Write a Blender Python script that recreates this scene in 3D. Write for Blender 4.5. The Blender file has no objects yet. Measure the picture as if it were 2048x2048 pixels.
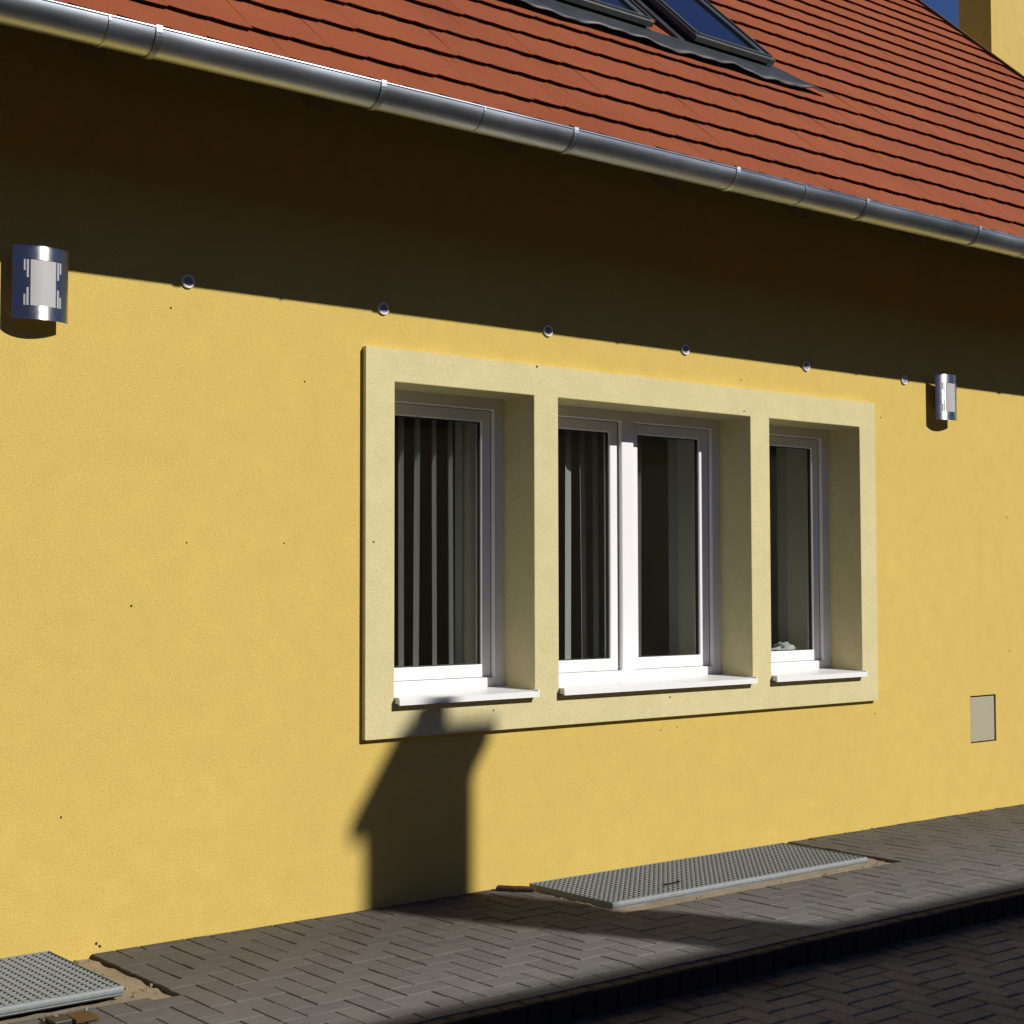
import bpy, bmesh, math, random
from mathutils import Vector, Matrix
random.seed(7)
sc = bpy.context.scene
COL = sc.collection
rad = math.radians

# ------------------------------------------------------------------ camera
F_PX, YAW, PITCH, ROLL = 3082.2, rad(38.9546), rad(2.62997), rad(-0.1077)
CAM = Vector((0.0, -5.7, 1.426))
fwd = Vector((math.sin(YAW)*math.cos(PITCH), math.cos(YAW)*math.cos(PITCH), math.sin(PITCH)))
rgt = Vector((math.cos(YAW), -math.sin(YAW), 0.0))
upv = rgt.cross(fwd)
cr_, sr_ = math.cos(ROLL), math.sin(ROLL)
RGT = cr_*rgt + sr_*upv
UPV = cr_*upv - sr_*rgt
cam = bpy.data.cameras.new('camera')
cam.sensor_fit = 'HORIZONTAL'; cam.sensor_width = 36.0
cam.lens = F_PX/2048.0*36.0
cam.clip_start = 0.05; cam.clip_end = 800.0
camo = bpy.data.objects.new('camera', cam); COL.objects.link(camo)
M = Matrix(((RGT.x, UPV.x, -fwd.x, CAM.x), (RGT.y, UPV.y, -fwd.y, CAM.y), (RGT.z, UPV.z, -fwd.z, CAM.z), (0, 0, 0, 1)))
camo.matrix_world = M
sc.camera = camo

def px(p):
    """pixel (2048 frame) of a world point, and depth; used only to rank repeats by the size they show at"""
    d = Vector(p) - CAM
    z = d.dot(fwd)
    if z < 0.1: return None
    return 1024 + F_PX*d.dot(RGT)/z, 1024 - F_PX*d.dot(UPV)/z, z

# ------------------------------------------------------------------ sky and sun
SUN = Vector((0.465, -1.0, 0.72)).normalized()
SUN_EL = math.asin(SUN.z); SUN_AZ = math.atan2(SUN.x, SUN.y)
world = bpy.data.worlds.new('World'); sc.world = world; world.use_nodes = True
wn = world.node_tree
sky = wn.nodes.new('ShaderNodeTexSky'); sky.sky_type = 'NISHITA'; sky.sun_disc = False
sky.sun_elevation = SUN_EL; sky.sun_rotation = SUN_AZ % (2*math.pi)
sky.air_density = 1.0; sky.dust_density = 0.0; sky.ozone_density = 3.5
hs = wn.nodes.new('ShaderNodeHueSaturation'); hs.inputs['Saturation'].default_value = 1.2; hs.inputs['Hue'].default_value = 0.522
wn.links.new(sky.outputs[0], hs.inputs['Color']); wn.links.new(hs.outputs[0], wn.nodes['Background'].inputs[0])
wn.nodes['Background'].inputs[1].default_value = 0.056
sun = bpy.data.lights.new('sun', 'SUN'); sun.energy = 4.7; sun.angle = rad(0.53); sun.color = (1.0, 0.96, 0.88)
suno = bpy.data.objects.new('sun', sun); COL.objects.link(suno)
suno.rotation_euler = SUN.to_track_quat('Z', 'Y').to_euler(); suno.location = (8, -8, 14)
sc.view_settings.view_transform = 'Standard'; sc.view_settings.look = 'None'
sc.view_settings.exposure = 0.0; sc.view_settings.gamma = 1.0
sc.view_settings.use_curve_mapping = False

# ------------------------------------------------------------------ materials
def mat(name, base, rough=0.8, metal=0.0, spec=0.5):
    m = bpy.data.materials.new(name); m.use_nodes = True
    b = m.node_tree.nodes['Principled BSDF']
    b.inputs['Base Color'].default_value = (*base, 1); b.inputs['Roughness'].default_value = rough
    b.inputs['Metallic'].default_value = metal; b.inputs['Specular IOR Level'].default_value = spec
    return m, m.node_tree, b
def noise(nt, scale, detail=3, rough=0.5, coord='Object', stretch=None):
    tc = nt.nodes.new('ShaderNodeTexCoord'); n = nt.nodes.new('ShaderNodeTexNoise')
    n.inputs['Scale'].default_value = scale; n.inputs['Detail'].default_value = detail; n.inputs['Roughness'].default_value = rough
    src = tc.outputs[coord]
    if stretch:
        mp = nt.nodes.new('ShaderNodeMapping'); mp.inputs['Scale'].default_value = stretch
        nt.links.new(src, mp.inputs[0]); src = mp.outputs[0]
    nt.links.new(src, n.inputs['Vector'])
    return n
def ramp(nt, src, stops):
    r = nt.nodes.new('ShaderNodeValToRGB'); e = r.color_ramp.elements
    e[0].position, e[0].color = stops[0][0], (*stops[0][1], 1)
    e[1].position, e[1].color = stops[-1][0], (*stops[-1][1], 1)
    for p, c in stops[1:-1]:
        k = e.new(p); k.color = (*c, 1)
    nt.links.new(src, r.inputs[0]); return r
def mix(nt, a, b, fac, mode='MIX'):
    m = nt.nodes.new('ShaderNodeMix'); m.data_type = 'RGBA'; m.blend_type = mode
    def put(v, s):
        if isinstance(v, bpy.types.NodeSocket): nt.links.new(v, s)
        elif isinstance(v, (int, float)): s.default_value = v
        else: s.default_value = (*v, 1)
    put(fac, m.inputs['Factor']); put(a, m.inputs['A']); put(b, m.inputs['B'])
    return m.outputs['Result']
def bump(nt, b, h, strength, dist):
    n = nt.nodes.new('ShaderNodeBump'); n.inputs['Strength'].default_value = strength; n.inputs['Distance'].default_value = dist
    nt.links.new(h, n.inputs['Height']); nt.links.new(n.outputs[0], b.inputs['Normal'])
def scaled(c, k): return tuple(min(1, x*k) for x in c)

def plaster(name, c, grain=1.0):
    m, nt, b = mat(name, c, 0.92, spec=0.2)
    big = noise(nt, 1.1, 4, 0.55); mid = noise(nt, 9, 3, 0.6); fine = noise(nt, 150, 2, 0.6); dots = noise(nt, 60, 2, 0.5)
    col = ramp(nt, big.outputs[0], [(0.25, scaled(c, 0.965)), (0.75, scaled(c, 1.03))]).outputs[0]
    v = ramp(nt, mid.outputs[0], [(0.3, (0.95, 0.95, 0.94)), (0.7, (1.03, 1.03, 1.03))]).outputs[0]
    col = mix(nt, col, v, 1.0, 'MULTIPLY')
    f = ramp(nt, fine.outputs[0], [(0.28, (0.80, 0.79, 0.76)), (0.5, (1, 1, 1)), (0.75, (1.09, 1.1, 1.1))]).outputs[0]
    col = mix(nt, col, f, grain, 'MULTIPLY')
    nt.links.new(col, b.inputs['Base Color'])
    bump(nt, b, mix(nt, fine.outputs[0], dots.outputs[0], 0.35), 0.42, 0.006)
    return m
M_wall = plaster('yellow_plaster', (0.615, 0.448, 0.121))
M_cream = plaster('cream_plaster', (0.62, 0.548, 0.302), 0.8)
M_wall2 = plaster('side_house_plaster', (0.56, 0.40, 0.125))
M_nhouse = plaster('neighbour_plaster', (0.28, 0.275, 0.26))

def m_tile():
    m, nt, b = mat('clay_tile', (0.29, 0.068, 0.033), 0.8, spec=0.25)
    oi = nt.nodes.new('ShaderNodeObjectInfo'); geo = nt.nodes.new('ShaderNodeNewGeometry')
    big = noise(nt, 0.5, 3, 0.5, 'Generated')
    g = nt.nodes.new('ShaderNodeNewGeometry')
    n = nt.nodes.new('ShaderNodeTexNoise'); n.inputs['Scale'].default_value = 1.6; n.inputs['Detail'].default_value = 6
    n.inputs['Roughness'].default_value = 0.65
    nt.links.new(g.outputs['Position'], n.inputs['Vector'])
    n2 = nt.nodes.new('ShaderNodeTexNoise'); n2.inputs['Scale'].default_value = 90; n2.inputs['Detail'].default_value = 2
    nt.links.new(g.outputs['Position'], n2.inputs['Vector'])
    c1 = ramp(nt, n.outputs[0], [(0.3, (0.240, 0.059, 0.0215)), (0.7, (0.290, 0.078, 0.0255))]).outputs[0]
    per = ramp(nt, oi.outputs['Random'], [(0, (0.97, 0.97, 0.97)), (1, (1.03, 1.03, 1.02))]).outputs[0]
    c2 = mix(nt, c1, per, 1.0, 'MULTIPLY')
    c3 = mix(nt, c2, ramp(nt, n2.outputs[0], [(0.3, (0.88, 0.87, 0.86)), (0.7, (1.06, 1.06, 1.06))]).outputs[0], 1.0, 'MULTIPLY')
    nt.links.new(c3, b.inputs['Base Color'])
    tc = nt.nodes.new('ShaderNodeTexCoord'); w = nt.nodes.new('ShaderNodeTexWave')
    w.wave_type = 'BANDS'; w.bands_direction = 'X'; w.inputs['Scale'].default_value = 28; w.inputs['Distortion'].default_value = 0.4
    nt.links.new(tc.outputs['Object'], w.inputs['Vector'])
    bump(nt, b, mix(nt, w.outputs[0], n2.outputs[0], 0.5), 0.25, 0.004)
    return m
M_tile = m_tile()

def m_paver(name, c, dirt_shade=None):
    m, nt, b = mat(name, c, 0.88, spec=0.25)
    oi = nt.nodes.new('ShaderNodeObjectInfo'); g = nt.nodes.new('ShaderNodeNewGeometry')
    def wn_(s, d=4, r=0.6):
        n = nt.nodes.new('ShaderNodeTexNoise'); n.inputs['Scale'].default_value = s; n.inputs['Detail'].default_value = d; n.inputs['Roughness'].default_value = r
        nt.links.new(g.outputs['Position'], n.inputs['Vector']); return n
    a, f, h = wn_(2.2, 5), wn_(260, 2), wn_(14, 4)
    c1 = ramp(nt, a.outputs[0], [(0.3, scaled(c, 0.88)), (0.7, scaled(c, 1.1))]).outputs[0]
    rnd = ramp(nt, oi.outputs['Random'], [(0, (0.92, 0.92, 0.92)), (0.5, (1, 1, 1)), (1, (1.07, 1.06, 1.04))]).outputs[0]
    c2 = mix(nt, c1, rnd, 1.0, 'MULTIPLY')
    c2 = mix(nt, c2, ramp(nt, h.outputs[0], [(0.3, (0.9, 0.9, 0.9)), (0.7, (1.08, 1.08, 1.07))]).outputs[0], 1.0, 'MULTIPLY')
    c3 = mix(nt, c2, ramp(nt, f.outputs[0], [(0.3, (0.75, 0.75, 0.75)), (0.7, (1.15, 1.15, 1.15))]).outputs[0], 0.8, 'MULTIPLY')
    if dirt_shade:                                                        # ragged dirt along the wall foot; along the kerb, shade painted into the colour
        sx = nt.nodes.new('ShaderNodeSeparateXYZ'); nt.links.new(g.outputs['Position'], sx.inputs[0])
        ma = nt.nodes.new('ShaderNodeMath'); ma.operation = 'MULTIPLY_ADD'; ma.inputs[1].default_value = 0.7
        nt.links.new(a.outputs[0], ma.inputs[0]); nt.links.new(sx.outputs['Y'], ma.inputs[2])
        st = ramp(nt, ma.outputs[0], [(0.0, (1, 1, 1)), (0.30, dirt_shade[2])]); st.color_ramp.elements[0].position = 0.0
        mp = nt.nodes.new('ShaderNodeMapRange'); mp.inputs['From Min'].default_value = dirt_shade[0]; mp.inputs['From Max'].default_value = dirt_shade[1]
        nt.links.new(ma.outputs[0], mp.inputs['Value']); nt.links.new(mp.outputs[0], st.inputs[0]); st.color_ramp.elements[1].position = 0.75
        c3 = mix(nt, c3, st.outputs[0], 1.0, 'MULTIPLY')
    nt.links.new(c3, b.inputs['Base Color'])
    bump(nt, b, f.outputs[0], 0.5, 0.004)
    return m
M_paver = m_paver('concrete_paver', (0.156, 0.151, 0.150), dirt_shade=(-0.95, 0.3, (0.62, 0.585, 0.55)))
M_road = m_paver('road_paver', (0.255, 0.228, 0.188), dirt_shade=(-1.62, -1.15, (0.32, 0.28, 0.22)))  # darkens towards the kerb foot: the shade there is put into the colour
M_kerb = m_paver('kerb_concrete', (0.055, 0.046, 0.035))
M_mortar = m_paver('sandy_mortar', (0.29, 0.235, 0.165))
M_joint = m_paver('joint_sand', (0.085, 0.07, 0.05))
M_ground = m_paver('ground_soil', (0.13, 0.125, 0.11))

def m_metal(name, c, rough, nscale=30, var=0.1, stretch=None):
    m, nt, b = mat(name, c, rough, 1.0)
    n = noise(nt, nscale, 4, 0.6, 'Object', stretch)
    nt.links.new(ramp(nt, n.outputs[0], [(0.3, scaled(c, 1-var)), (0.7, scaled(c, 1+var))]).outputs[0], b.inputs['Base Color'])
    r = nt.nodes.new('ShaderNodeMapRange'); r.inputs['To Min'].default_value = rough*0.8; r.inputs['To Max'].default_value = rough*1.3
    nt.links.new(n.outputs[0], r.inputs['Value']); nt.links.new(r.outputs[0], b.inputs['Roughness'])
    return m
M_zinc = m_metal('zinc', (0.50, 0.55, 0.61), 0.36, 9, 0.14, (0.25, 1, 1))
M_galv = m_metal('galvanised_steel', (0.215, 0.237, 0.25), 0.55, 60, 0.12); M_galv.node_tree.nodes['Principled BSDF'].inputs['Metallic'].default_value = 0.0
M_steel = m_metal('stainless_steel', (0.60, 0.60, 0.62), 0.30, 40, 0.03)
_b = M_steel.node_tree.nodes['Principled BSDF']; _t = M_steel.node_tree.nodes.new('ShaderNodeTangent'); _t.direction_type = 'RADIAL'; _t.axis = 'Z'
_b.inputs['Anisotropic'].default_value = 0.85; _b.inputs['Anisotropic Rotation'].default_value = 0.25
M_steel.node_tree.links.new(_t.outputs[0], _b.inputs['Tangent'])
M_lead = m_metal('lead_flashing', (0.032, 0.034, 0.038), 0.5, 8, 0.2); M_lead.node_tree.nodes['Principled BSDF'].inputs['Metallic'].default_value = 0.0
M_skyframe = m_metal('grey_aluminium', (0.075, 0.08, 0.08), 0.4, 30, 0.08); M_skyframe.node_tree.nodes['Principled BSDF'].inputs['Metallic'].default_value = 0.2
M_pvc = mat('white_plastic', (0.80, 0.79, 0.81), 0.38)[0]
M_sill = mat('white_sill', (0.80, 0.80, 0.81), 0.35)[0]
M_gasket = mat('black_rubber', (0.02, 0.02, 0.02), 0.6)[0]
M_slate = m_paver('grey_slate', (0.07, 0.072, 0.078))
M_seal = mat('grey_seal', (0.16, 0.16, 0.17), 0.7)[0]
M_dark = mat('dark_hollow', (0.015, 0.014, 0.013), 0.9)[0]
M_frost = mat('frosted_glass', (0.44, 0.43, 0.44), 0.35)[0]
M_hatch = mat('hatch_paint', (0.36, 0.33, 0.24), 0.6)[0]
M_red = m_paver('red_brick_scrap', (0.05, 0.022, 0.019))
M_rust = m_paver('rusty_plate', (0.10, 0.058, 0.018))
M_black = mat('black_plastic', (0.02, 0.02, 0.024), 0.55)[0]
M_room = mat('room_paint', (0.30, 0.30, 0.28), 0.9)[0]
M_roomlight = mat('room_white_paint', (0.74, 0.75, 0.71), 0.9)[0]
M_bag = mat('white_bag', (0.75, 0.76, 0.75), 0.5)[0]

def m_wood():
    m, nt, b = mat('brown_timber', (0.10, 0.05, 0.025), 0.75, spec=0.3)
    n = noise(nt, 14, 4, 0.6, 'Object', (8, 1, 8))
    nt.links.new(ramp(nt, n.outputs[0], [(0.3, (0.065, 0.032, 0.016)), (0.7, (0.13, 0.068, 0.034))]).outputs[0], b.inputs['Base Color'])
    return m
M_wood = m_wood()

def m_glass(name, tint=(0.9, 0.95, 0.93), extra=0.0):
    m = bpy.data.materials.new(name); m.use_nodes = True; nt = m.node_tree; nt.nodes.clear()
    out = nt.nodes.new('ShaderNodeOutputMaterial'); t = nt.nodes.new('ShaderNodeBsdfTransparent'); g = nt.nodes.new('ShaderNodeBsdfGlossy')
    t.inputs[0].default_value = (*tint, 1); g.inputs['Roughness'].default_value = 0.01
    fr = nt.nodes.new('ShaderNodeLayerWeight'); fr.inputs['Blend'].default_value = 0.5    # Schlick, the same from both sides of the pane
    pw = nt.nodes.new('ShaderNodeMath'); pw.operation = 'POWER'; pw.inputs[1].default_value = 4.0
    ad = nt.nodes.new('ShaderNodeMath'); ad.operation = 'MULTIPLY_ADD'; ad.inputs[1].default_value = 0.85; ad.inputs[2].default_value = 0.10
    ad.use_clamp = True
    nt.links.new(fr.outputs['Facing'], pw.inputs[0])
    mx = nt.nodes.new('ShaderNodeMixShader')
    nt.links.new(pw.outputs[0], ad.inputs[0]); nt.links.new(ad.outputs[0], mx.inputs[0])
    nt.links.new(t.outputs[0], mx.inputs[1]); nt.links.new(g.outputs[0], mx.inputs[2]); nt.links.new(mx.outputs[0], out.inputs[0])
    return m
M_pane = m_glass('window_glass', (0.90, 0.92, 0.91))
def m_skyglass():
    m, nt, b = mat('skylight_glass', (0.012, 0.016, 0.03), 0.02, spec=0.8)
    b.inputs['Coat Weight'].default_value = 1.0; b.inputs['Coat Roughness'].default_value = 0.02; b.inputs['Coat IOR'].default_value = 1.7
    return m
M_skyglass = m_skyglass()
def m_blind():
    m = bpy.data.materials.new('blind_fabric'); m.use_nodes = True; nt = m.node_tree; nt.nodes.clear()
    out = nt.nodes.new('ShaderNodeOutputMaterial'); d = nt.nodes.new('ShaderNodeBsdfDiffuse'); t = nt.nodes.new('ShaderNodeBsdfTranslucent')
    d.inputs[0].default_value = (0.55, 0.56, 0.54, 1); t.inputs[0].default_value = (0.42, 0.42, 0.40, 1)
    mx = nt.nodes.new('ShaderNodeMixShader'); mx.inputs[0].default_value = 0.3
    nt.links.new(d.outputs[0], mx.inputs[1]); nt.links.new(t.outputs[0], mx.inputs[2]); nt.links.new(mx.outputs[0], out.inputs[0])
    return m
M_blind = m_blind()

# ------------------------------------------------------------------ helpers
def link(name, me, m=None, parent=None):
    o = bpy.data.objects.new(name, me); COL.objects.link(o)
    if m is not None and not me.materials: me.materials.append(m)
    if parent is not None: o.parent = parent
    return o
def empty(name, loc=(0, 0, 0), parent=None):
    o = bpy.data.objects.new(name, None); COL.objects.link(o); o.location = loc; o.empty_display_size = 0.1
    if parent is not None: o.parent = parent
    return o
def tag(o, label=None, cat=None, group=None, kind=None):
    if label: o['label'] = label
    if cat: o['category'] = cat
    if group: o['group'] = group
    if kind: o['kind'] = kind
    return o
class MB:
    """collects plain shapes and links them as one mesh object"""
    def __init__(s): s.v = []; s.f = []
    def quad(s, *p):
        n = len(s.v); s.v += [tuple(q) for q in p]; s.f.append(tuple(range(n, n+len(p)))); return s
    def box(s, x0, x1, y0, y1, z0, z1):
        n = len(s.v)
        s.v += [(x, y, z) for z in (z0, z1) for y in (y0, y1) for x in (x0, x1)]
        for f in ((0, 2, 3, 1), (4, 5, 7, 6), (0, 1, 5, 4), (2, 6, 7, 3), (0, 4, 6, 2), (1, 3, 7, 5)):
            s.f.append(tuple(n+i for i in f))
        return s
    def prism(s, poly, axis, a, b):
        """poly: 2-D points extruded along axis from a to b"""
        n = len(s.v); k = len(poly)
        def P(u, w, t): return {'x': (t, u, w), 'y': (u, t, w), 'z': (u, w, t)}[axis]
        s.v += [P(u, w, a) for u, w in poly] + [P(u, w, b) for u, w in poly]
        s.f.append(tuple(range(n, n+k))[::-1]); s.f.append(tuple(range(n+k, n+2*k)))
        for i in range(k):
            j = (i+1) % k; s.f.append((n+i, n+j, n+k+j, n+k+i))
        return s
    def ring(s, c, axis, r0, r1, a, b, seg=24):
        n = len(s.v)
        for t in (a, b):
            for r in (r0, r1):
                for i in range(seg):
                    q = 2*math.pi*i/seg; u, w = r*math.cos(q), r*math.sin(q)
                    s.v.append({'x': (t, c[1]+u, c[2]+w), 'y': (c[0]+u, t, c[2]+w), 'z': (c[0]+u, c[1]+w, t)}[axis])
        S = seg
        for i in range(S):
            j = (i+1) % S
            s.f += [(n+i, n+j, n+S+j, n+S+i), (n+2*S+i, n+3*S+i, n+3*S+j, n+2*S+j), (n+i, n+2*S+i, n+2*S+j, n+j), (n+S+i, n+S+j, n+3*S+j, n+3*S+i)]
        return s
    def mesh(s, name, smooth=False, bevel=0, seg=1, fix=True):
        me = bpy.data.meshes.new(name); me.from_pydata(s.v, [], s.f)
        if fix or bevel:
            bm = bmesh.new(); bm.from_mesh(me)
            if bevel:
                bmesh.ops.remove_doubles(bm, verts=bm.verts, dist=1e-5)
                bmesh.ops.bevel(bm, geom=[e for e in bm.edges if len(e.link_faces) == 2 and e.calc_face_angle(0) > 0.5], offset=bevel, segments=seg, affect='EDGES', profile=0.5)
            bmesh.ops.recalc_face_normals(bm, faces=bm.faces); bm.to_mesh(me); bm.free()
        if smooth == 'angle':
            bm = bmesh.new(); bm.from_mesh(me); bmesh.ops.remove_doubles(bm, verts=bm.verts, dist=1e-6)
            bmesh.ops.recalc_face_normals(bm, faces=bm.faces); bm.to_mesh(me); bm.free()
        if smooth:
            for p in me.polygons: p.use_smooth = True
            if smooth == 'angle': me.set_sharp_from_angle(angle=0.5)
        me.update(); return me
    def build(s, name, m, parent=None, **k): return link(name, s.mesh(name, **k), m, parent)
def panel(mb, x0, x1, z0, z1, holes, y0, y1):
    """an upright slab between y0 and y1 with rectangular openings (x0,x1,z0,z1), no hidden inner faces"""
    xs = sorted({x0, x1, *[h[0] for h in holes], *[h[1] for h in holes]}); zs = sorted({z0, z1, *[h[2] for h in holes], *[h[3] for h in holes]})
    for i in range(len(xs)-1):
        for j in range(len(zs)-1):
            cx, cz = (xs[i]+xs[i+1])/2, (zs[j]+zs[j+1])/2
            if any(h[0] < cx < h[1] and h[2] < cz < h[3] for h in holes): continue
            a, b, c, d = xs[i], xs[i+1], zs[j], zs[j+1]
            mb.quad((a, y0, c), (b, y0, c), (b, y0, d), (a, y0, d)); mb.quad((a, y1, d), (b, y1, d), (b, y1, c), (a, y1, c))
    def rim(a, b, c, d, out):
        for p, q in (((a, c), (b, c)), ((b, c), (b, d)), ((b, d), (a, d)), ((a, d), (a, c))):
            f = [(p[0], y0, p[1]), (q[0], y0, q[1]), (q[0], y1, q[1]), (p[0], y1, p[1])]
            mb.quad(*(f[::-1] if out else f))
    rim(x0, x1, z0, z1, True)
    for h in holes: rim(*h, False)
    return mb

# ------------------------------------------------------------------ the setting: ground, road, pavement
KERB_Y = -1.56; ROAD_Z = -0.085
g = MB(); g.quad((-400, -400, ROAD_Z-0.08), (400, -400, ROAD_Z-0.08), (400, 400, ROAD_Z-0.08), (-400, 400, ROAD_Z-0.08))
tag(g.build('ground', M_ground), kind='structure')

def herringbone(x0, x1, y0, y1, U, ox, oy):
    """bricks as (x0,x1,y0,y1) clipped to the rectangle; U = half a brick's length"""
    out = []
    i0, i1 = int((x0-ox)/U)-3, int((x1-ox)/U)+3; j0, j1 = int((y0-oy)/U)-3, int((y1-oy)/U)+3
    for i in range(i0, i1):
        for j in range(j0, j1):
            k = (i-j) % 4
            if k == 0: r = (i, i+2, j, j+1)
            elif k == 3: r = (i, i+1, j, j+2)
            else: continue
            a, b, c, d = ox+r[0]*U, ox+r[1]*U, oy+r[2]*U, oy+r[3]*U
            a, b, c, d = max(a, x0), min(b, x1), max(c, y0), min(d, y1)
            if b-a > 0.018 and d-c > 0.018: out.append((a, b, c, d))
    return out
def cut(b, rects):
    """the brick without the part lying in any of the rects (keeps the largest rest)"""
    a, e, c, d = b
    for x0, x1, y0, y1 in rects:
        if a >= x1 or e <= x0 or c >= y1 or d <= y0: continue
        rest = [(a, min(e, x0), c, d), (max(a, x1), e, c, d), (a, e, c, min(d, y0)), (a, e, max(c, y1), d)]
        rest = [r for r in rest if r[1]-r[0] > 0.02 and r[3]-r[2] > 0.02]
        if not rest: return None
        a, e, c, d = max(rest, key=lambda r: (r[1]-r[0])*(r[3]-r[2]))
    return a, e, c, d
_brick = {}
def brick_mesh(w, l, h, bev, m):
    key = (round(w, 3), round(l, 3), h, m.name)
    if key not in _brick:
        b = MB().box(-w/2, w/2, -l/2, l/2, -h, -bev); n = 0
        b.v[4:] = [(x*(1), y, z) for x, y, z in b.v[4:]]
        s = bev*0.9
        top = [(-w/2+s, -l/2+s, 0), (w/2-s, -l/2+s, 0), (-w/2+s, l/2-s, 0), (w/2-s, l/2-s, 0)]
        b.f.pop(1); b.v += top
        b.f += [(8, 9, 11, 10), (4, 5, 9, 8), (5, 7, 11, 9), (7, 6, 10, 11), (6, 4, 8, 10)]
        me = b.mesh('paver'); me.materials.append(m); _brick[key] = me
    return _brick[key]
def seen_size(b, z):
    q = [px((x, y, z)) for x in b[:2] for y in b[2:]]
    if any(p is None for p in q): return 0
    cx, cy = sum(p[0] for p in q)/4, sum(p[1] for p in q)/4
    if not (-20 < cx < 2068 and -20 < cy < 2068): return 0
    P = [q[0], q[1], q[3], q[2]]
    return abs(sum(P[i][0]*P[(i+1) % 4][1]-P[(i+1) % 4][0]*P[i][1] for i in range(4)))/2
def lay(name, bricks, z, m, parent, gap, bev, h=0.07, limit=300, wob=0.0025):
    rnd = random.Random(3)
    items = sorted(((seen_size(b, z), b) for b in bricks), key=lambda t: -t[0])
    rest = MB()
    for n, (s, b) in enumerate(items):
        w, l = b[1]-b[0]-gap*1.5, b[3]-b[2]-gap*0.8
        me = brick_mesh(w, l, h, bev, m)
        loc = Vector(((b[0]+b[1])/2, (b[2]+b[3])/2, z+rnd.uniform(-wob, wob)))
        tilt = (rnd.uniform(-.004, .004), rnd.uniform(-.004, .004), rnd.uniform(-.006, .006))
        if n < limit and s > 0:
            o = link(name, me, None, parent); o.location = loc; o.rotation_euler = tilt
        else:
            k = len(rest.v); rest.v += [tuple(v.co+loc) for v in me.vertices]; rest.f += [tuple(k+i for i in p.vertices) for p in me.polygons]
    if rest.v:
        tag(rest.build(name+'_rest', m, parent, fix=False), kind='stuff')

# mortar beds round the two gratings lie lower than the pavers
PATCH = [(0.45, 2.51, -0.72, 0.05), (4.60, 6.55, -0.765, 0.05)]
bed = MB().box(-8, 24, KERB_Y+0.01, -0.0, -0.4, -0.022)
pav = tag(bed.build('pavement', M_joint), kind='structure')
br = []
for b in herringbone(-6, 20, KERB_Y+0.105, -0.002, 0.1, 0.013, -0.367):
    c = cut(b, PATCH)
    if c: br.append(c)
x = -6.0
while x < 20:                                                       # a straight row along the kerb
    br.append((x, x+0.2, KERB_Y+0.005, KERB_Y+0.105)); x += 0.2
lay('paver', br, 0.0, M_paver, pav, 0.0035, 0.0028, wob=0.0015)
for r in PATCH:
    mb = MB()
    # an uneven skin of mortar on the bed
    nx, ny = 40, 16; base = len(mb.v); rr = random.Random(int(r[0]*10))
    for j in range(ny+1):
        for i in range(nx+1):
            mb.v.append((r[0]+(r[1]-r[0])*i/nx, r[2]+(-0.001-r[2])*j/ny, -0.016+rr.uniform(-.004, .004)))
    for j in range(ny):
        for i in range(nx): q = base+j*(nx+1)+i; mb.f.append((q, q+1, q+nx+2, q+nx+1))
    mb.build('mortar_bed', M_mortar, pav, fix=False, smooth=True)
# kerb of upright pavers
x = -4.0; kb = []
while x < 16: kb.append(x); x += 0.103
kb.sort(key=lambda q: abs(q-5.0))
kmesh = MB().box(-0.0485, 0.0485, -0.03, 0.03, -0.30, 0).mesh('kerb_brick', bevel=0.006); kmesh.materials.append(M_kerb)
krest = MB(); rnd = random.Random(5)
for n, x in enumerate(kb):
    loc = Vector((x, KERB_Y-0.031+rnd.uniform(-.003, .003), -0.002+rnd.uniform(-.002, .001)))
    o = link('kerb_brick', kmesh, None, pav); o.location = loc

rd = MB().box(-30, 45, -6.69, KERB_Y-0.03, ROAD_Z-0.07, ROAD_Z-0.012)
road = tag(rd.build('road', M_joint), kind='structure')
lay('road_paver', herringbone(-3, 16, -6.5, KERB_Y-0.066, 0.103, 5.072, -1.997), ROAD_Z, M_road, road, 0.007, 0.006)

# ------------------------------------------------------------------ the yellow house
HX0, HX1, HD = -5.0, 11.58, 9.2                                     # plan of the house
house = tag(empty('yellow_house', (4.5, 0, 0)), 'yellow rendered house with red tiled roof and wide cream window surround', 'house')
house.location = (0, 0, 0)
OPEN = [(3.913, 4.723), (4.877, 6.252), (6.406, 7.184)]; OZ0, OZ1 = 0.885, 2.326
HOLES = [(a-0.02, b+0.02, OZ0-0.02, OZ1+0.02) for a, b in OPEN]
HATCH = (8.272, 8.545, 0.422, 0.716)
w = MB(); panel(w, HX0, HX1, -0.3, 4.02, HOLES+[HATCH], 0.0, 0.60)
w.box(HX0, HX0+0.3, 0.601, HD, -0.3, 4.02).box(HX1-0.3, HX1, 0.601, HD, -0.3, 4.02).box(HX0, HX1, HD, HD+0.3, -0.3, 4.02)
SLOPE = rad(43); EY, EZ = -0.80, 3.40
tS, cS, sS = math.tan(SLOPE), math.cos(SLOPE), math.sin(SLOPE)
RIDGE_Y = (HD+0.3)/2+0.0
for xx in (HX0, HX1-0.3):                                           # gables
    w.prism([(0.0, 4.021), (HD+0.3, 4.021), (RIDGE_Y, EZ+(RIDGE_Y-EY)*tS-0.25)], 'x', xx, xx+0.3)
w.build('wall', M_wall, house)
sur = MB()
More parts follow.
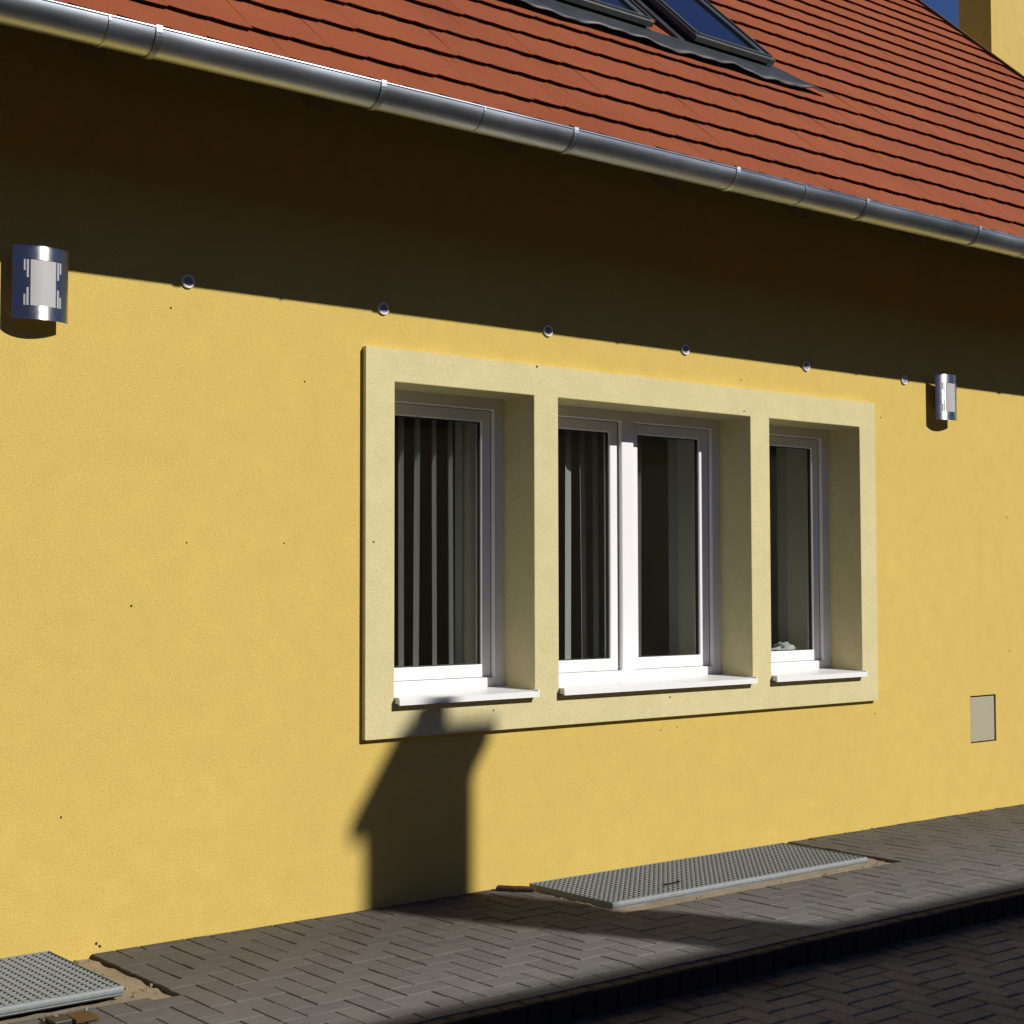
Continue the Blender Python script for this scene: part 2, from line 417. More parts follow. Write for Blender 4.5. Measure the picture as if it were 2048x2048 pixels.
def surround(mb, x0, x1, z0, z1, y0, yb, yr):
    xs = sorted({x0, x1, *[q for o in OPEN for q in o]}); zs = [z0, OZ0, OZ1, z1]
    for i in range(len(xs)-1):
        for j in range(3):
            if j == 1 and any(a < (xs[i]+xs[i+1])/2 < b for a, b in OPEN): continue
            mb.quad((xs[i], y0, zs[j]), (xs[i+1], y0, zs[j]), (xs[i+1], y0, zs[j+1]), (xs[i], y0, zs[j+1]))
    def wallring(a, b, c, d, y1, out):
        for p, q in (((a, c), (b, c)), ((b, c), (b, d)), ((b, d), (a, d)), ((a, d), (a, c))):
            f = [(p[0], y0, p[1]), (q[0], y0, q[1]), (q[0], y1, q[1]), (p[0], y1, p[1])]; mb.quad(*(f[::-1] if out else f))
    wallring(x0, x1, z0, z1, yb, True)
    for a, b in OPEN: wallring(a, b, OZ0, OZ1, yr, False)
surround(sur, 3.758, 7.326, 0.739, 2.476, -0.028, 0.004, 0.30)
link('window_surround', sur.mesh('window_surround', bevel=0.005, seg=2), M_cream, house)

# windows ------------------------------------------------------------
FY, SY, GY = 0.203, 0.229, 0.250
def frame_ring(mb, a, b, c, d, t, y0, y1):
    tl, tr, tb, tt = t if isinstance(t, tuple) else (t,)*4
    panel(mb, a, b, c, d, [(a+tl, b-tr, c+tb, d-tt)], y0, y1)
WZ0 = 0.905
def sash(win, a, b, c, d, t):
    s = MB(); panel(s, a, b, c, d, [(a+t[0], b-t[1], c+t[2], d-t[3])], SY, SY+0.05)
    so = link('sash', s.mesh('sash', bevel=0.004), M_pvc, win)
    gl = (a+t[0], b-t[1], c+t[2], d-t[3])
    gk = MB(); panel(gk, gl[0], gl[1], gl[2], gl[3], [(gl[0]+.005, gl[1]-.005, gl[2]+.005, gl[3]-.005)], SY+0.012, SY+0.03)
    link('gasket', gk.mesh('gasket'), M_gasket, win)
    ga = MB(); panel(ga, a+.0125, b-.0125, c+.0072, d-.0072, [(a+.0165, b-.0165, c+.0112, d-.0112)], SY-0.0025, SY+.01)
    link('seal', ga.mesh('seal'), M_seal, win)
    p = MB(); p.box(gl[0]-0.01, gl[1]+0.01, GY, GY+0.004, gl[2]-0.01, gl[3]+0.01)
    link('pane', p.mesh('pane'), M_pane, win)
def sill(win, a, b):
    s = MB(); prof = [(-0.066, 0.884), (-0.066, 0.908), (-0.058, 0.911), (0.19, 0.922), (0.19, 0.916), (-0.056, 0.904), (-0.056, 0.884)]
    s.prism(prof, 'x', a+0.002, b-0.002)
    # upturned end caps
    s.box(a+0.0005, a+0.009, -0.064, 0.0, 0.89, 0.918).box(b-0.009, b-0.0005, -0.064, 0.0, 0.89, 0.918)
    s.build('sill', M_sill, win)
for n, (a, b) in enumerate(OPEN):
    win = MB()
    if n == 1:
        panel(win, a, b, WZ0, OZ1, [(a+.063, 5.512, .968, 2.27), (5.600, b-.063, .968, 2.27)], FY, FY+0.07)
    else:
        panel(win, a, b, WZ0, OZ1, [(a+.063, b-.063, .968, 2.27)], FY, FY+0.07)
    # drip rail with a stepped end on the lower frame bar
    wo = link('window', win.mesh('window', bevel=0.004), M_pvc, house)
    wo['label'] = ['narrow white single window nearest the camera with blind slats', 'wide white double casement window in the middle', 'narrow white single window at the far end of the surround'][n]
    sill(wo, a, b)
    if n == 1:
        sash(wo, a+.05, 5.520, .960, 2.278, (.083, .068, .071, .066)); sash(wo, 5.592, b-.05, .960, 2.278, (.062, .085, .071, .066))
    else:
        sash(wo, a+.05, b-.05, .960, 2.278, (.083, .070, .071, .066))

# the room behind the windows ---------------------------------------
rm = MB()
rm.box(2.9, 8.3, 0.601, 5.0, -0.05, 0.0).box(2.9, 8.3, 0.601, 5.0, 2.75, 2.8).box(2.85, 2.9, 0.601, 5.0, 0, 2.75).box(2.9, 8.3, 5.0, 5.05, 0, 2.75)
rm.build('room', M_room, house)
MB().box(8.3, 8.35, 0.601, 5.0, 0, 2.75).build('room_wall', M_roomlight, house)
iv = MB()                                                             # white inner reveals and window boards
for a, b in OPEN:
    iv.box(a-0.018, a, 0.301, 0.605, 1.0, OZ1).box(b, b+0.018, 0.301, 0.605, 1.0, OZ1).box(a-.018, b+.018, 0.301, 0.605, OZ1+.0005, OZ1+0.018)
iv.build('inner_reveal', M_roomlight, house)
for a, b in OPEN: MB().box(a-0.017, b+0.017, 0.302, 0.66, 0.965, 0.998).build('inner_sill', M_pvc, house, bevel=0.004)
MB().box(8.0, 8.298, 0.9, 3.4, 0, 2.3).build('room_cupboard', M_roomlight, house)

# vertical blinds (they hang inside, each its own thing)
def blind(a, b, n, y, ang, label, first=0.0, step=0.085, jit=5, odd={}):
    root = tag(empty('vertical_blind', ((a+b)/2, y, 2.36)), label, 'blind', 'vertical blinds hanging inside the windows')
    rail = MB().box(a-(a+b)/2, b-(a+b)/2, -0.02, 0.02, -0.02, 0.02); rail.build('rail', M_pvc, root)
    sl = MB(); W = 0.0445
    pts = [(-W, 0.0), (-W/2, .005), (0, .0065), (W/2, .005), (W, 0.0)]
    for i in range(4):
        p, q = pts[i], pts[i+1]
        sl.quad((p[0], p[1], -1.50), (q[0], q[1], -1.50), (q[0], q[1], -0.03), (p[0], p[1], -0.03))
    me = sl.mesh('slat', smooth=True, fix=False); me.materials.append(M_blind)
    rr = random.Random(int(a*100))
    for i in range(n):
        o = link('slat', me, None, root)
        o.location = (a-(a+b)/2+first+step*i, 0, 0)
        o.rotation_euler = (rr.uniform(-.006, .006), rr.uniform(-.008, .008), rad(odd.get(i, ang)+rr.uniform(-jit, jit)))
blind(3.95, 4.70, 7, 0.39, 70, 'vertical slat blind behind the narrow window nearest the camera', 0.09, 0.098, 5, {1: 44, 0: 62})
blind(4.90, 5.60, 7, 0.39, 29, 'vertical slat blind behind the left pane of the wide middle window', 0.03, 0.094, 4, {0: 64, 3: 62})
blind(5.72, 6.20, 3, 0.43, 76, 'bunched dark slats behind the right pane of the wide middle window', 0.02, 0.05)

# round vent rings ----------------------------------------------------
vr = MB(); vr.ring((0, 0, 0), 'y', 0.0205, 0.0285, -0.010, 0.02, 28)
vme = vr.mesh('vent_ring', smooth=False, bevel=0.002); vme.materials.append(M_pvc)
vd = MB(); vd.prism([(0.0204*math.cos(2*math.pi*i/20), 0.0204*math.sin(2*math.pi*i/20)) for i in range(20)], 'y', 0.003, -0.0075)
vdm = vd.mesh('vent_mesh'); vdm.materials.append(mat('vent_mesh', (0.30, 0.28, 0.30), 0.7)[0])
for x, z in ((2.903, 2.660), (3.866, 2.655), (4.833, 2.653), (5.780, 2.651), (6.747, 2.647), (7.645, 2.643)):
    o = link('vent_ring', vme, None, house); o.location = (x, -0.0005, z)
    d = link('vent_mesh', vdm, None, o)

# meter hatch ---------------------------------------------------------
hb = MB(); hx0, hx1, hz0, hz1 = HATCH
hb.box(hx0-.001, hx1+.001, 0.03, 0.05, hz0-.001, hz1+.001)
hbo = hb.build('meter_hatch', M_dark, house)
MB().box(hx0+0.002, hx1-0.018, 0.001, 0.028, hz0+0.008, hz1-0.010).build('hatch_door', M_hatch, hbo, bevel=0.002)
for zz in (hz0+0.006, hz1-0.03):
    MB().box(hx1-0.0175, hx1-0.002, 0.006, 0.02, zz, zz+0.024).build('hatch_hinge', M_dark, hbo)

# plugs and drill holes in the render --------------------------------
SPOT = [(2.829, 2.543, 5), (2.908, 1.591, 4), (3.363, 1.596, 4), (3.461, 2.294, 4), (2.67, 1.338, 5), (2.39, .534, 5), (2.538, .036, 6), (2.551, .024, 6),
        (5.588, .671, 4), (5.703, .678, 4), (5.364, 2.662, 4), (6.211, 2.525, 4), (8.708, .984, 5), (8.70, 1.84, 5), (7.42, 2.40, 4), (7.33, .66, 4)]
SPOT2 = [(3.80, 1.607, 5), (4.742, 2.468, 6), (6.203, 2.352, 5), (4.472, .832, 4), (5.626, .838, 5), (4.15, .85, 3)]
hl = MB()
for pts, y in ((SPOT, -0.0012), (SPOT2, -0.0292)):
    for x, z, r in pts:
        r = r*0.001; n = 7
        hl.prism([(x+r*math.cos(2*math.pi*i/n)*random.uniform(.7, 1.2), z+r*math.sin(2*math.pi*i/n)*random.uniform(.7, 1.2)) for i in range(n)], 'y', y+0.003, y)
tag(hl.build('drill_hole', M_dark, house), kind='stuff')

# ------------------------------------------------------------------ roof
# roof coordinates: x along the eave, s up the slope from (EY, EZ), h above the slope
def RP(x, s, h=0.0): return Vector((x, EY+s*cS-h*sS, EZ+s*sS+h*cS))
RX0, RX1 = -5.3, 11.62
SR = (RIDGE_Y-EY)/cS
roof = MB()
def slab(mb, x0, x1, s0, s1, h0, h1):
    n = len(mb.v); mb.v += [tuple(RP(x, s, h)) for h in (h0, h1) for s in (s0, s1) for x in (x0, x1)]
    for f in ((0, 2, 3, 1), (4, 5, 7, 6), (0, 1, 5, 4), (2, 6, 7, 3), (0, 4, 6, 2), (1, 3, 7, 5)): mb.f.append(tuple(n+i for i in f))
slab(roof, RX0, RX1, 0.0, SR, -0.055, -0.022)
# rear slope
yb = 2*RIDGE_Y-EY
roof.quad(RP(RX0, SR, -.02), RP(RX1, SR, -.02), (RX1, yb, EZ-.02), (RX0, yb, EZ-.02))
roof.quad(RP(RX0, SR, -.06), (RX0, yb, EZ-.06), (RX1, yb, EZ-.06), RP(RX1, SR, -.06))
roofo = roof.build('roof', M_wood, house, fix=False)

TW, TG = 0.1689, 0.2745                                              # tile cover width and course gauge
SLANT = 0.019/TG
def tile_verts(w, full=True):
    L = 0.335; n = 6; sag = 0.008; T = 0.012; und = 0.024
    top, bot = [], []
    for i in range(n+1):
        u = -w/2+w*i/n; e = sag*(1-(2*u/w)**2)
        skew = -0.014*(u/w)
        top.append((u, -e+skew, 0.0)); bot.append((u, -e+skew+und, -T))
    v = top+bot+[(-w/2, L, 0.0), (w/2, L, 0.0), (-w/2, L, -0.012), (w/2, L, -0.012)]
    k = n+1; f = []
    for i in range(n): f.append((i, k+i, k+i+1, i+1))
    f.append(tuple(range(0, k))+(2*k+1, 2*k)); f.append(tuple(range(2*k-1, k-1, -1))+(2*k+2, 2*k+3))
    f.append((0, 2*k, 2*k+2, k)); f.append((n, k+n, 2*k+3, 2*k+1))
    return v, f
tv, tf = tile_verts(TW+0.003)
tmesh = bpy.data.meshes.new('roof_tile'); tmesh.from_pydata(tv, [], tf); tmesh.materials.append(M_tile)
TB = Matrix.Rotation(SLOPE, 4, 'X')
SKY = [(5.13, 5.79), (6.11, 6.77)]; SK0, SK1 = 1.47, 2.65              # roof-window rectangles
items = []
r = 0; s0 = 0.092-TG
rows = int((SR-s0)/TG)+1
for r in range(rows):
    s = s0+r*TG if r else -0.092
    off = 0.0 if r % 2 else 0.5
    c = 0
    x = 3.282+TW*0.5-TW*55+off*TW*0
    x += {0: 0.0, 1: 0.0}[r % 2]
    x += (0.055*r) % TW if False else (TW*0.5 if r % 2 == 0 else 0.0)
    while x < RX1-TW*0.5:
        if x > RX0+TW*0.5:
            hid = any(a-0.02 < x-TW*0.45 and x+TW*0.45 < b+0.02 and s > SK0-0.05 and s+TG < SK1 for a, b in SKY)
            if not hid: items.append((x, s, 1.0))
        x += TW
    e = x-TW*0.5                                                     # a cut tile closes the course at the verge
    if RX1-e > 0.015: items.append(((e+RX1)/2-.002, s, (RX1-e)/TW))
def tile_size(x, s, k=1.0):
    q = [px(RP(x+dx, s+ds, .03)) for dx, ds in ((-TW/2, 0), (TW/2, 0), (TW/2, TG), (-TW/2, TG))]
    if any(p is None for p in q): return 0
    cx, cy = sum(p[0] for p in q)/4, sum(p[1] for p in q)/4
    if not (-10 < cx < 2058 and -10 < cy < 2058): return 0
    return abs(sum(q[i][0]*q[(i+1) % 4][1]-q[(i+1) % 4][0]*q[i][1] for i in range(4)))/2
items.sort(key=lambda t: -tile_size(*t))
rest = MB(); rnd = random.Random(11)
for n, (x, s, kx) in enumerate(items):
    p = RP(x+rnd.uniform(-.0006, .0006), s+rnd.uniform(-.004, .004), (0.019 if s > 0 else 0.013)+rnd.uniform(-.0004, .0004))
    Mx = Matrix.Translation(p) @ Matrix.Rotation(SLOPE-math.atan(SLANT)+rnd.uniform(-.006, .006), 4, 'X') @ Matrix.Rotation(rnd.uniform(-.003, .003), 4, 'Y') @ Matrix.Rotation(rnd.uniform(-.003, .003), 4, 'Z') @ Matrix.Diagonal((kx, 1, 1, 1))
    if n < 300:
        o = link('roof_tile', tmesh, None, roofo); o.matrix_local = Mx
    else:
        k = len(rest.v); rest.v += [tuple(Mx @ Vector(v)) for v in tv]; rest.f += [tuple(k+i for i in f) for f in tf]
tag(rest.build('roof_tile_rest', M_tile, roofo, fix=False), kind='stuff')
vb = MB(); slab(vb, RX1-0.005, RX1+0.03, -0.05, SR, -0.16, 0.036); vb.build('verge_board', M_wood, roofo)
# rafters whose tails show under the eave
rx = 2.235-0.95*7; 
rf = MB()
n_ = len(rf.v); prof = [RP(0, 0.055, -0.056), RP(0, 2.4, -0.056), RP(0, 2.4, -0.218), RP(0, 0.036, -0.218)]
rmesh = None
while rx < HX1:
    if rmesh is None:
        q = MB(); q.prism([(p.y, p.z) for p in prof], 'x', -0.05, 0.05); rmesh = q.mesh('rafter'); rmesh.materials.append(mat('pine_rafter', (0.10, 0.06, 0.032), 0.7)[0])
    if 1.0 < rx: 
        o = link('rafter', rmesh, None, house); o.location = (rx, 0, 0)
    rx += 0.945
# gutter ----------------------------------------------------------------
GYC, GZC, GR = -0.823, 3.324, 0.0765
def half_round(r, a0=0.0, a1=math.pi, n=18): return [(GYC+r*math.cos(math.pi+a0+(a1-a0)*i/n), GZC+r*math.sin(math.pi+a0+(a1-a0)*i/n)) for i in range(n+1)]
gt = MB()
outer, inner = half_round(GR), half_round(GR-0.0025)
nseg = 40
for arr, flip in ((outer, False), (inner, True)):
    k = len(gt.v); m_ = len(arr)
    for xx in (RX0, RX1):
        gt.v += [(xx, y, z) for y, z in arr]
    for i in range(m_-1):
        f = (k+i, k+i+1, k+m_+i+1, k+m_+i); gt.f.append(f[::-1] if flip else f)
bead = [(GYC-GR+0.003+0.0055*math.cos(2*math.pi*i/12), GZC+0.005+0.0062*math.sin(2*math.pi*i/12)) for i in range(12)]
gt.prism(bead, 'x', RX0, RX1)
gutter = gt.build('gutter', M_zinc, house, fix=False, smooth=True)
def strap(mb, x0, x1, r0, r1, a0=0.0, a1=math.pi, n=18):
    A, B = half_round(r0, a0, a1, n), half_round(r1, a0, a1, n)
    mb.prism(A+B[::-1], 'x', x0, x1)
def strip_mesh(w, t, a0, a1):
    s = MB()
    for i in range(18):
        p0, p1 = a0+(a1-a0)*i/18, a0+(a1-a0)*(i+1)/18
        s.prism([(rr*math.cos(math.pi+p), rr*math.sin(math.pi+p)) for rr, p in ((GR+.0006, p0), (GR+t, p0), (GR+t, p1), (GR+.0006, p1))], 'x', -w/2, w/2)
    return s
bk = strip_mesh(0.024, 0.005, -0.02, 2.9)
bk.box(-0.012, 0.012, -GR-0.0045, -GR+0.010, 0.0, 0.0125)
bkm = bk.mesh('gutter_bracket', fix=False); bkm.materials.append(m_metal('old_zinc', (0.34, 0.36, 0.39), 0.42, 40, 0.06))
bk2 = bk.mesh('gutter_bracket', fix=False); bk2.materials.append(m_metal('new_galvanised', (0.72, 0.75, 0.76), 0.35, 40, 0.06))
for x in (0.43, 1.38, 2.331, 3.258, 4.231, 5.225, 6.168, 7.122, 8.08, 9.04, 10.0, 10.95):
    o = link('gutter_bracket', bk2 if abs(x-5.225) < .01 else bkm, None, gutter); o.location = (x, GYC, GZC)
    if abs(x-5.225) < .01: o['label'] = 'bright new gutter bracket'
jm = strip_mesh(0.006, 0.0035, -0.05, 3.1).mesh('gutter_seam', fix=False); jm.materials.append(M_zinc)
for x in (2.151, 3.745, 5.7, 7.6):
    o = link('gutter_seam', jm, None, gutter); o.location = (x, GYC, GZC)

# skylights -------------------------------------------------------------
def rbox(mb, x0, x1, s0, s1, h0, h1): slab(mb, x0, x1, s0, s1, h0, h1)
for n, (a, b) in enumerate(SKY):
    fr = MB(); H = 0.088; t = 0.075; Q = 0.034
    # cladding on top, a set-back casing below it
    rbox(fr, a, b, SK0, SK0+t, .052, H); rbox(fr, a, b, SK1-t, SK1, .052, H)
    rbox(fr, a, a+t, SK0+t+.0005, SK1-t-.0005, .052, H); rbox(fr, b-t, b, SK0+t+.0005, SK1-t-.0005, .052, H)
    sk = link('skylight', fr.mesh('skylight', bevel=0.004), M_skyframe, house)
    ca = MB()
    rbox(ca, a+.012, b-.012, SK0+Q, SK0+t-.002, -0.03, .0515); rbox(ca, a+.012, b-.012, SK1-t+.002, SK1-Q, -0.03, .0515)
    rbox(ca, a+.012, a+t-.002, SK0+t-.0015, SK1-t+.0015, -0.03, .0515); rbox(ca, b-t+.002, b-.012, SK0+t-.0015, SK1-t+.0015, -0.03, .0515)
    link('casing', ca.mesh('casing'), M_gasket, sk)
    sk['label'] = ['roof window on the left, mostly cut off by the top of the picture', 'roof window on the right reflecting deep blue sky'][n]
    tr = MB()                                                      # slim cover profiles on top of the frame
    rbox(tr, a+.012, a+.028, SK0+.03, SK1-.03, H+.0005, H+.010); rbox(tr, b-.028, b-.012, SK0+.03, SK1-.03, H+.0005, H+.010)
    rbox(tr, a+.03, b-.03, SK0+.018, SK0+.034, H+.0005, H+.008)
    link('cover_profile', tr.mesh('cover_profile'), M_skyframe, sk)
    gk = MB(); rbox(gk, a+t+.001, b-t-.001, SK0+t+.001, SK0+t+.006, H-.03, H-.006); link('gasket', gk.mesh('gasket'), M_gasket, sk)
    gl = MB(); rbox(gl, a+t-.003, b-t+.003, SK0+t-.003, SK1-t+.003, H-.035, H-.016); link('pane', gl.mesh('pane'), M_skyglass, sk)
# the soft lead apron under both skylights, dressed over the tile course
ap = MB(); N = 90; x0, x1 = 4.60, 7.14; rows_ = 6; rr = random.Random(4)
for j in range(rows_+1):
    v = j/rows_
    for i in range(N+1):
        x = x0+(x1-x0)*i/N
        low = 1.262+0.010*math.sin(x*7.3)+0.007*math.sin(x*17+1)
        high = 1.482
        if x > 6.79: low, high = 1.262+(x-6.79)/0.35*0.045, 1.55-(x-6.79)/0.35*0.20
        if x < 4.95: high = 1.55-(4.95-x)/0.35*0.2
        s = low+(high-low)*v
        wav = 0.0035*math.sin(x*2*math.pi/TW+0.4)*(1-v)**2+0.006*math.sin(x*8.3+v*2)*(1-v)+0.004*math.sin(x*19+1)*(1-v)
        h = 0.052+wav-0.016*v*(1)
        if j == 0: h -= 0.006
        ap.v.append(tuple(RP(x, s, h)))
for j in range(rows_):
    for i in range(N): q = j*(N+1)+i; ap.f.append((q, q+1, q+N+2, q+N+1))
base = len(ap.v); ap.v += [tuple(Vector(v)-Vector((0, -sS, cS))*0.006) for v in ap.v]
ap.f += [tuple(base+i for i in f[::-1]) for f in ap.f]
for i in range(N): ap.f.append((i+1, i, base+i, base+i+1))
ap.build('flashing', M_lead, house, fix=False, smooth=True)
sd = MB()
for a, b in SKY:                                                     # side and head gutters of the roof windows
    rbox(sd, a-0.07, a-0.001, SK0, SK1+.1, 0.0, 0.03); rbox(sd, b+0.001, b+0.035, SK0, SK1+.1, 0.0, 0.03); rbox(sd, a-.001, b+.001, SK1+.001, SK1+.1, 0, .05)
sd.build('flashing', M_lead, house)

# ------------------------------------------------------------------ wall lamps
def lamp(x, zc, label):
    root = tag(empty('wall_lamp', (x, 0, zc)), label, 'lamp', 'curved steel lamps on the yellow wall')
    W, Hh, sg, y0 = 0.110, 0.140, 0.038, -0.052
    R = (W*W+sg*sg)/(2*sg); A = math.asin(W/R)
    def P(u, z, dr=0.0): return ((R+dr)*math.sin(u), y0-((R+dr)*math.cos(u)-R*math.cos(A)), z)
    def curved(mb, u0, u1, z0, z1, dr0, dr1, n):
        for i in range(n):
            a, b = u0+(u1-u0)*i/n, u0+(u1-u0)*(i+1)/n
            k = len(mb.v)
            mb.v += [P(a, z0, dr0), P(b, z0, dr0), P(b, z1, dr0), P(a, z1, dr0), P(a, z0, dr1), P(b, z0, dr1), P(b, z1, dr1), P(a, z1, dr1)]
            mb.f += [(k, k+3, k+2, k+1), (k+4, k+5, k+6, k+7), (k, k+1, k+5, k+4), (k+3, k+7, k+6, k+2)]
            if i == 0: mb.f.append((k, k+4, k+7, k+3))
            if i == n-1: mb.f.append((k+1, k+2, k+6, k+5))
    um = math.asin(0.050/R); zw = 0.088
    sh = MB()
    curved(sh, -A, A, zw, Hh, -0.0015, 0.0, 40); curved(sh, -A, A, -Hh, -zw, -0.0015, 0.0, 40)
    # side strips with the staggered slots left open
    u1 = math.asin(.0565/R); u2 = math.asin(.0635/R); u3 = math.asin(.0655/R); u4 = math.asin(.0735/R)
    us = math.asin(.0545/R)
    for sgn in (-1, 1):
        curved(sh, sgn*u4, sgn*A, -zw, zw, -0.0015, 0.0, 8)
        curved(sh, sgn*us, sgn*um, -zw, zw, -0.0015, 0.0, 2)
        curved(sh, sgn*um, sgn*u3, -0.018, 0.018, -0.0015, 0, 3)
        curved(sh, sgn*u2, sgn*u3, -zw, zw, -0.0015, 0, 1)
        curved(sh, sgn*u3, sgn*u4, -0.044, 0.044, -0.0015, 0, 2)
    so = link('shield', sh.mesh('shield', smooth='angle'), M_steel, root)
    df = MB(); curved(df, -u4*1.08, u4*1.08, -zw-.006, zw+.006, -0.006, -0.0022, 14)
    link('diffuser', df.mesh('diffuser', smooth='angle'), M_frost, root)
    bp = MB().box(-0.055, 0.055, -0.045, -0.0005, -0.075, 0.075); link('housing', bp.mesh('housing', bevel=0.004), M_steel, root)
    ar = MB()
    for zz in (-0.05, 0.05): ar.box(-0.10, 0.10, -0.0515, -0.046, zz-0.008, zz+0.008)
    link('bracket_arm', ar.mesh('bracket_arm'), M_steel, root)
    return root
lamp(2.262, 2.562, 'steel wall lamp at the left edge of the picture, facing the camera')
lamp(7.995, 2.555, 'steel wall lamp seen edge on, right of the windows')

# ------------------------------------------------------------------ gratings
def grating(x0, x1, y0, y1, z, label, pitch_x, pitch_y, handle=None):
    root = tag(empty('metal_grating', ((x0+x1)/2, (y0+y1)/2, z)), label, 'grating', 'galvanised gratings over the light wells')
    cx, cy = (x0+x1)/2, (y0+y1)/2; L, D = (x1-x0)/2, (y1-y0)/2; t = 0.03
    fr = MB()
    fr.box(-L, L, -D, -D+0.004, -t, 0.002); fr.box(-L, L, D-0.004, D, -t, 0.002)
    fr.box(-L, -L+0.004, -D+.0045, D-.0045, -t, 0.002); fr.box(L-0.004, L, -D+.0045, D-.0045, -t, 0.002)
    # rounded nosing along the front
    fr.prism([(-D-0.001-0.006*math.sin(math.pi*i/8), -0.012-0.012*math.cos(math.pi*i/8)) for i in range(9)], 'x', -L, L)
    fo = link('frame', fr.mesh('frame'), M_galv, root)
    br_ = MB(); bars = MB()
    n = int(2*L/pitch_x)
    for i in range(1, n): xx = -L+2*L*i/n; bars.box(xx-0.0022, xx+0.0022, -D+.005, D-.005, -0.028, 0.0)
    m_ = int(2*D/pitch_y)
    for j in range(1, m_): yy = -D+2*D*j/m_; br_.box(-L+.005, L-.005, yy-0.003, yy+0.003, -0.026, -0.0008)
    bo = bars.build('bearing_bars', M_galv, root, fix=False); tag(bo, kind='stuff')
    co = br_.build('cross_bars', M_galv, root, fix=False); tag(co, kind='stuff')
    if handle:
        hx, hy = handle[0]-cx, handle[1]-cy
        h = MB(); h.box(hx-.045, hx+.045, hy-.007, hy+.007, 0.001, 0.007); h.box(hx+.04, hx+.052, hy-.010, hy+.010, 0.0075, 0.011)
        link('handle', h.mesh('handle'), M_dark, root)
    pit = MB().box(-L+.002, L-.002, -D+.002, D-.002, -t-.004, -t-0.001); link('pit', pit.mesh('pit'), M_dark, root)
    return root
grating(0.57, 2.347, -0.652, -0.006, 0.036, 'galvanised steel grating at the bottom left corner of the picture', 0.031, 0.031)
grating(4.665, 6.445, -0.625, -0.055, 0.012, 'long galvanised steel grating below the windows', 0.031, 0.031, (5.17, -0.49))
# crumbs of mortar round the gratings
cm = MB(); rr = random.Random(9)
for k in range(160):
    q = PATCH[k % 2]; 
    x = rr.choice([rr.uniform(q[0], q[1]), rr.uniform(q[1]-.14, q[1]-.02), rr.uniform(q[0], q[0]+.05)]); y = rr.uniform(q[2]+.01, -0.01) if x > q[1]-.15 or x < q[0]+.06 else rr.uniform(q[2]+.01, q[2]+.07)
    s = rr.uniform(.002, .007)
    cm.prism([(x+s*rr.uniform(.6, 1.3)*math.cos(t), y+s*rr.uniform(.6, 1.3)*math.sin(t)) for t in (0, 1.2, 2.5, 3.8, 5.1)], 'z', -0.018, -0.012+s*.8)
gr = MB()
for k in range(150):                                                # grit lying where the wall meets the pavers
    x, y = rr.uniform(2.55, 9.3), -abs(rr.gauss(0, .02))-.004
    if 4.6 < x < 6.55: continue
    q = rr.uniform(.0015, .0055)
    gr.prism([(x+q*rr.uniform(.6, 1.4)*math.cos(t), y+q*rr.uniform(.6, 1.3)*math.sin(t)) for t in (0, 1.3, 2.6, 3.7, 5.2)], 'z', -0.002, q*.7)
tag(gr.build('grit', M_joint, pav), kind='stuff')
tag(cm.build('mortar_crumbs', M_mortar, pav), kind='stuff')

# loose bits on the pavement
def chunk(name, x, y, z, L, W, H, rz, m, label, cat, group=None):
    o = link(name, MB().box(-L/2, L/2, -W/2, W/2, 0, H).mesh(name, bevel=min(W, H)*0.2, seg=1), m); o.location = (x, y, z); o.rotation_euler = (0.03, 0.02, rz)
    tag(o, label, cat, group); return o
chunk('brick_scrap', 4.515, -0.075, 0.003, 0.10, 0.045, 0.018, rad(-50), M_red, 'dark red brick scrap touching the wall, the one farther from the grating', 'brick scrap', 'brick scraps beside the long grating')
chunk('brick_scrap', 4.575, -0.135, 0.003, 0.09, 0.05, 0.016, rad(-48), M_red, 'dark red brick scrap nearer to the left end of the long grating', 'brick scrap', 'brick scraps beside the long grating')
lid = tag(empty('rusty_plate', (2.11, -0.84, 0.004)), 'rusty brown plate lying on the pavers below the corner grating', 'metal plate')
link('plate', MB().box(-0.035, 0.045, -0.05, 0.04, 0, 0.014).mesh('plate', bevel=0.003), M_rust, lid)
link('bolt', MB().ring((0.036, 0.036, 0), 'z', 0.001, 0.006, 0.0145, 0.024, 10).mesh('bolt'), M_galv, lid)
bx = tag(empty('black_clamp', (2.035, -0.835, 0.002)), 'small black clamp block beside the rusty plate', 'clamp')
link('block', MB().box(-0.028, 0.034, -0.045, 0.036, 0, 0.02).mesh('block', bevel=0.005, seg=2), M_black, bx)
link('screw', MB().ring((0.0, 0.015, 0), 'z', 0.001, 0.007, 0.0205, 0.025, 10).mesh('screw'), M_galv, bx)
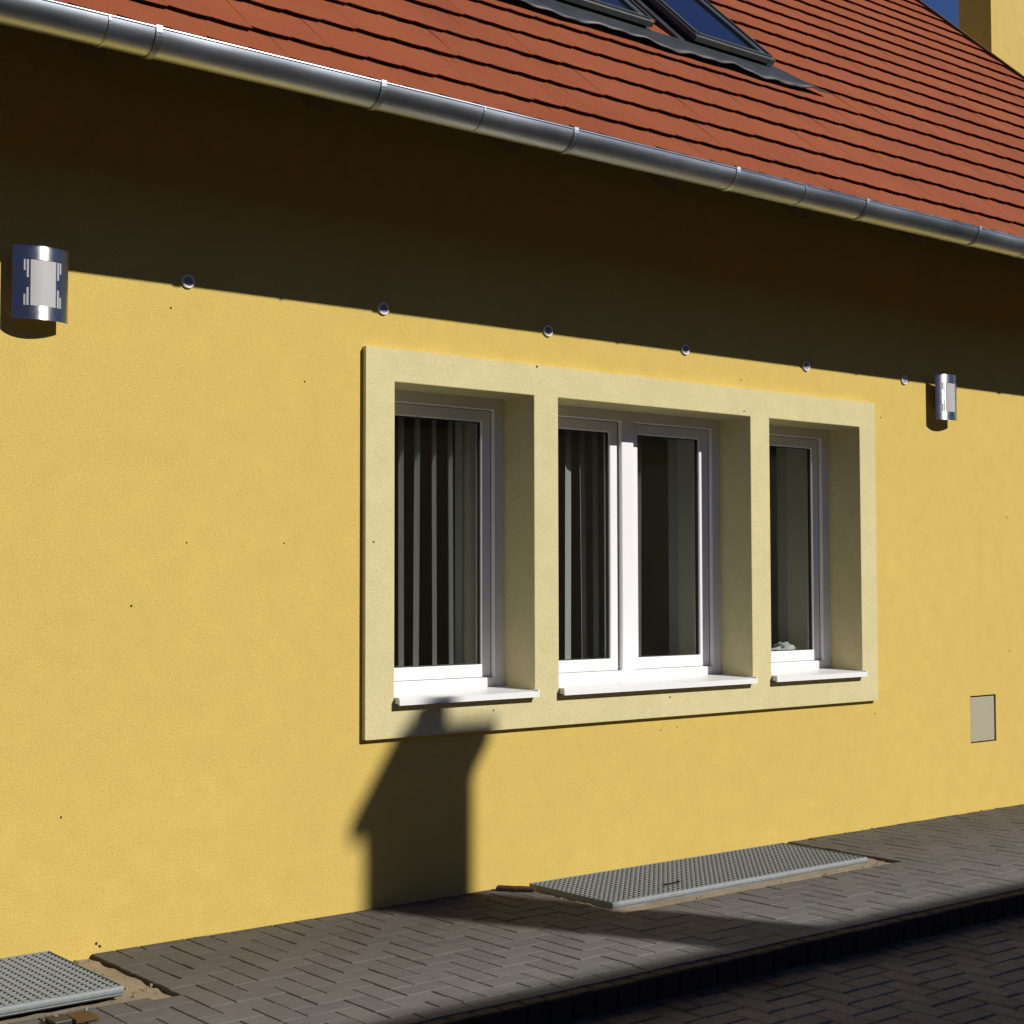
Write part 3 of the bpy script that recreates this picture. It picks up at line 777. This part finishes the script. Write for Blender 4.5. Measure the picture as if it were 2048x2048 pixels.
# crumpled bag behind the far window
bm = bmesh.new(); bmesh.ops.create_icosphere(bm, subdivisions=3, radius=1.0)
rr = random.Random(21)
for v in bm.verts:
    k = 1+0.22*math.sin(v.co.x*5+v.co.z*3)+0.15*math.sin(v.co.y*9+v.co.x*7)+rr.uniform(-.06, .06)
    v.co = Vector((v.co.x*0.105*k, v.co.y*0.07*k, max(v.co.z, -0.4)*0.048*k))
me = bpy.data.meshes.new('plastic_bag'); bm.to_mesh(me); bm.free()
o = link('plastic_bag', me, M_bag); o.location = (7.0, 0.40, 1.018); tag(o, 'crumpled white plastic bag behind the glass of the far window', 'bag')

# ------------------------------------------------------------------ the taller house behind, at the right
sh_ = tag(empty('side_house', (13.0, 2.9, 0)), 'taller yellow house standing behind the right end of the tiled roof', 'house')
sw = MB().box(0, 9, 0, 0.368, -0.3, 8.0)
sw.build('wall', M_wall2, sh_)
sr = MB(); sr.prism([(-0.12, 7.36), (0.3, 7.80), (0.3, 7.9), (-0.14, 7.43)], 'x', 0.35, 9.2)
sr.build('roof', M_tile, sh_)
MB().box(0.35, 9.2, -0.10, -0.002, 7.335, 7.36).build('fascia', M_pvc, sh_)

# ------------------------------------------------------------------ the house across the road (its shadow falls on the road and the wall)
NB = tag(empty('neighbour_house', (6, -10.2, 0)), 'house across the road behind the camera whose chimney casts the shadow', 'house')
NB.location = (0, 0, 0)
RY = -8.3; RZ = 0.72*(-RY-1.46)
nw = MB().box(-12, 26, -10.0, -6.7, -0.25, RZ-1.65)
nw.build('wall', M_nhouse, NB)
nr = MB(); nr.prism([(-6.4, RZ-1.8), (RY, RZ), (-10.2, RZ-1.8), (-10.2, RZ-1.92), (RY, RZ-.14), (-6.4, RZ-1.92)], 'x', -12.4, 26.4)
nr.build('roof', M_slate, NB)
YC = 8.05
chx, chz = SUN.x/-SUN.y*YC, 0.72*YC
ch = MB(); ch.box(3.99+chx, 4.41+chx, -YC-0.48, -YC-0.07, RZ-1.0, 0.6965+chz)
cho = ch.build('chimney', M_nhouse, NB)
MB().box(3.955+chx, 4.48+chx, -YC-0.565, -YC, 0.697+chz, 0.777+chz).build('chimney_cap', M_kerb, cho)
MB().ring((4.22+chx, -YC-0.26, 0), 'z', 0.07, 0.095, 0.7775+chz, 1.02+chz, 20).build('chimney_pot', M_red, cho)
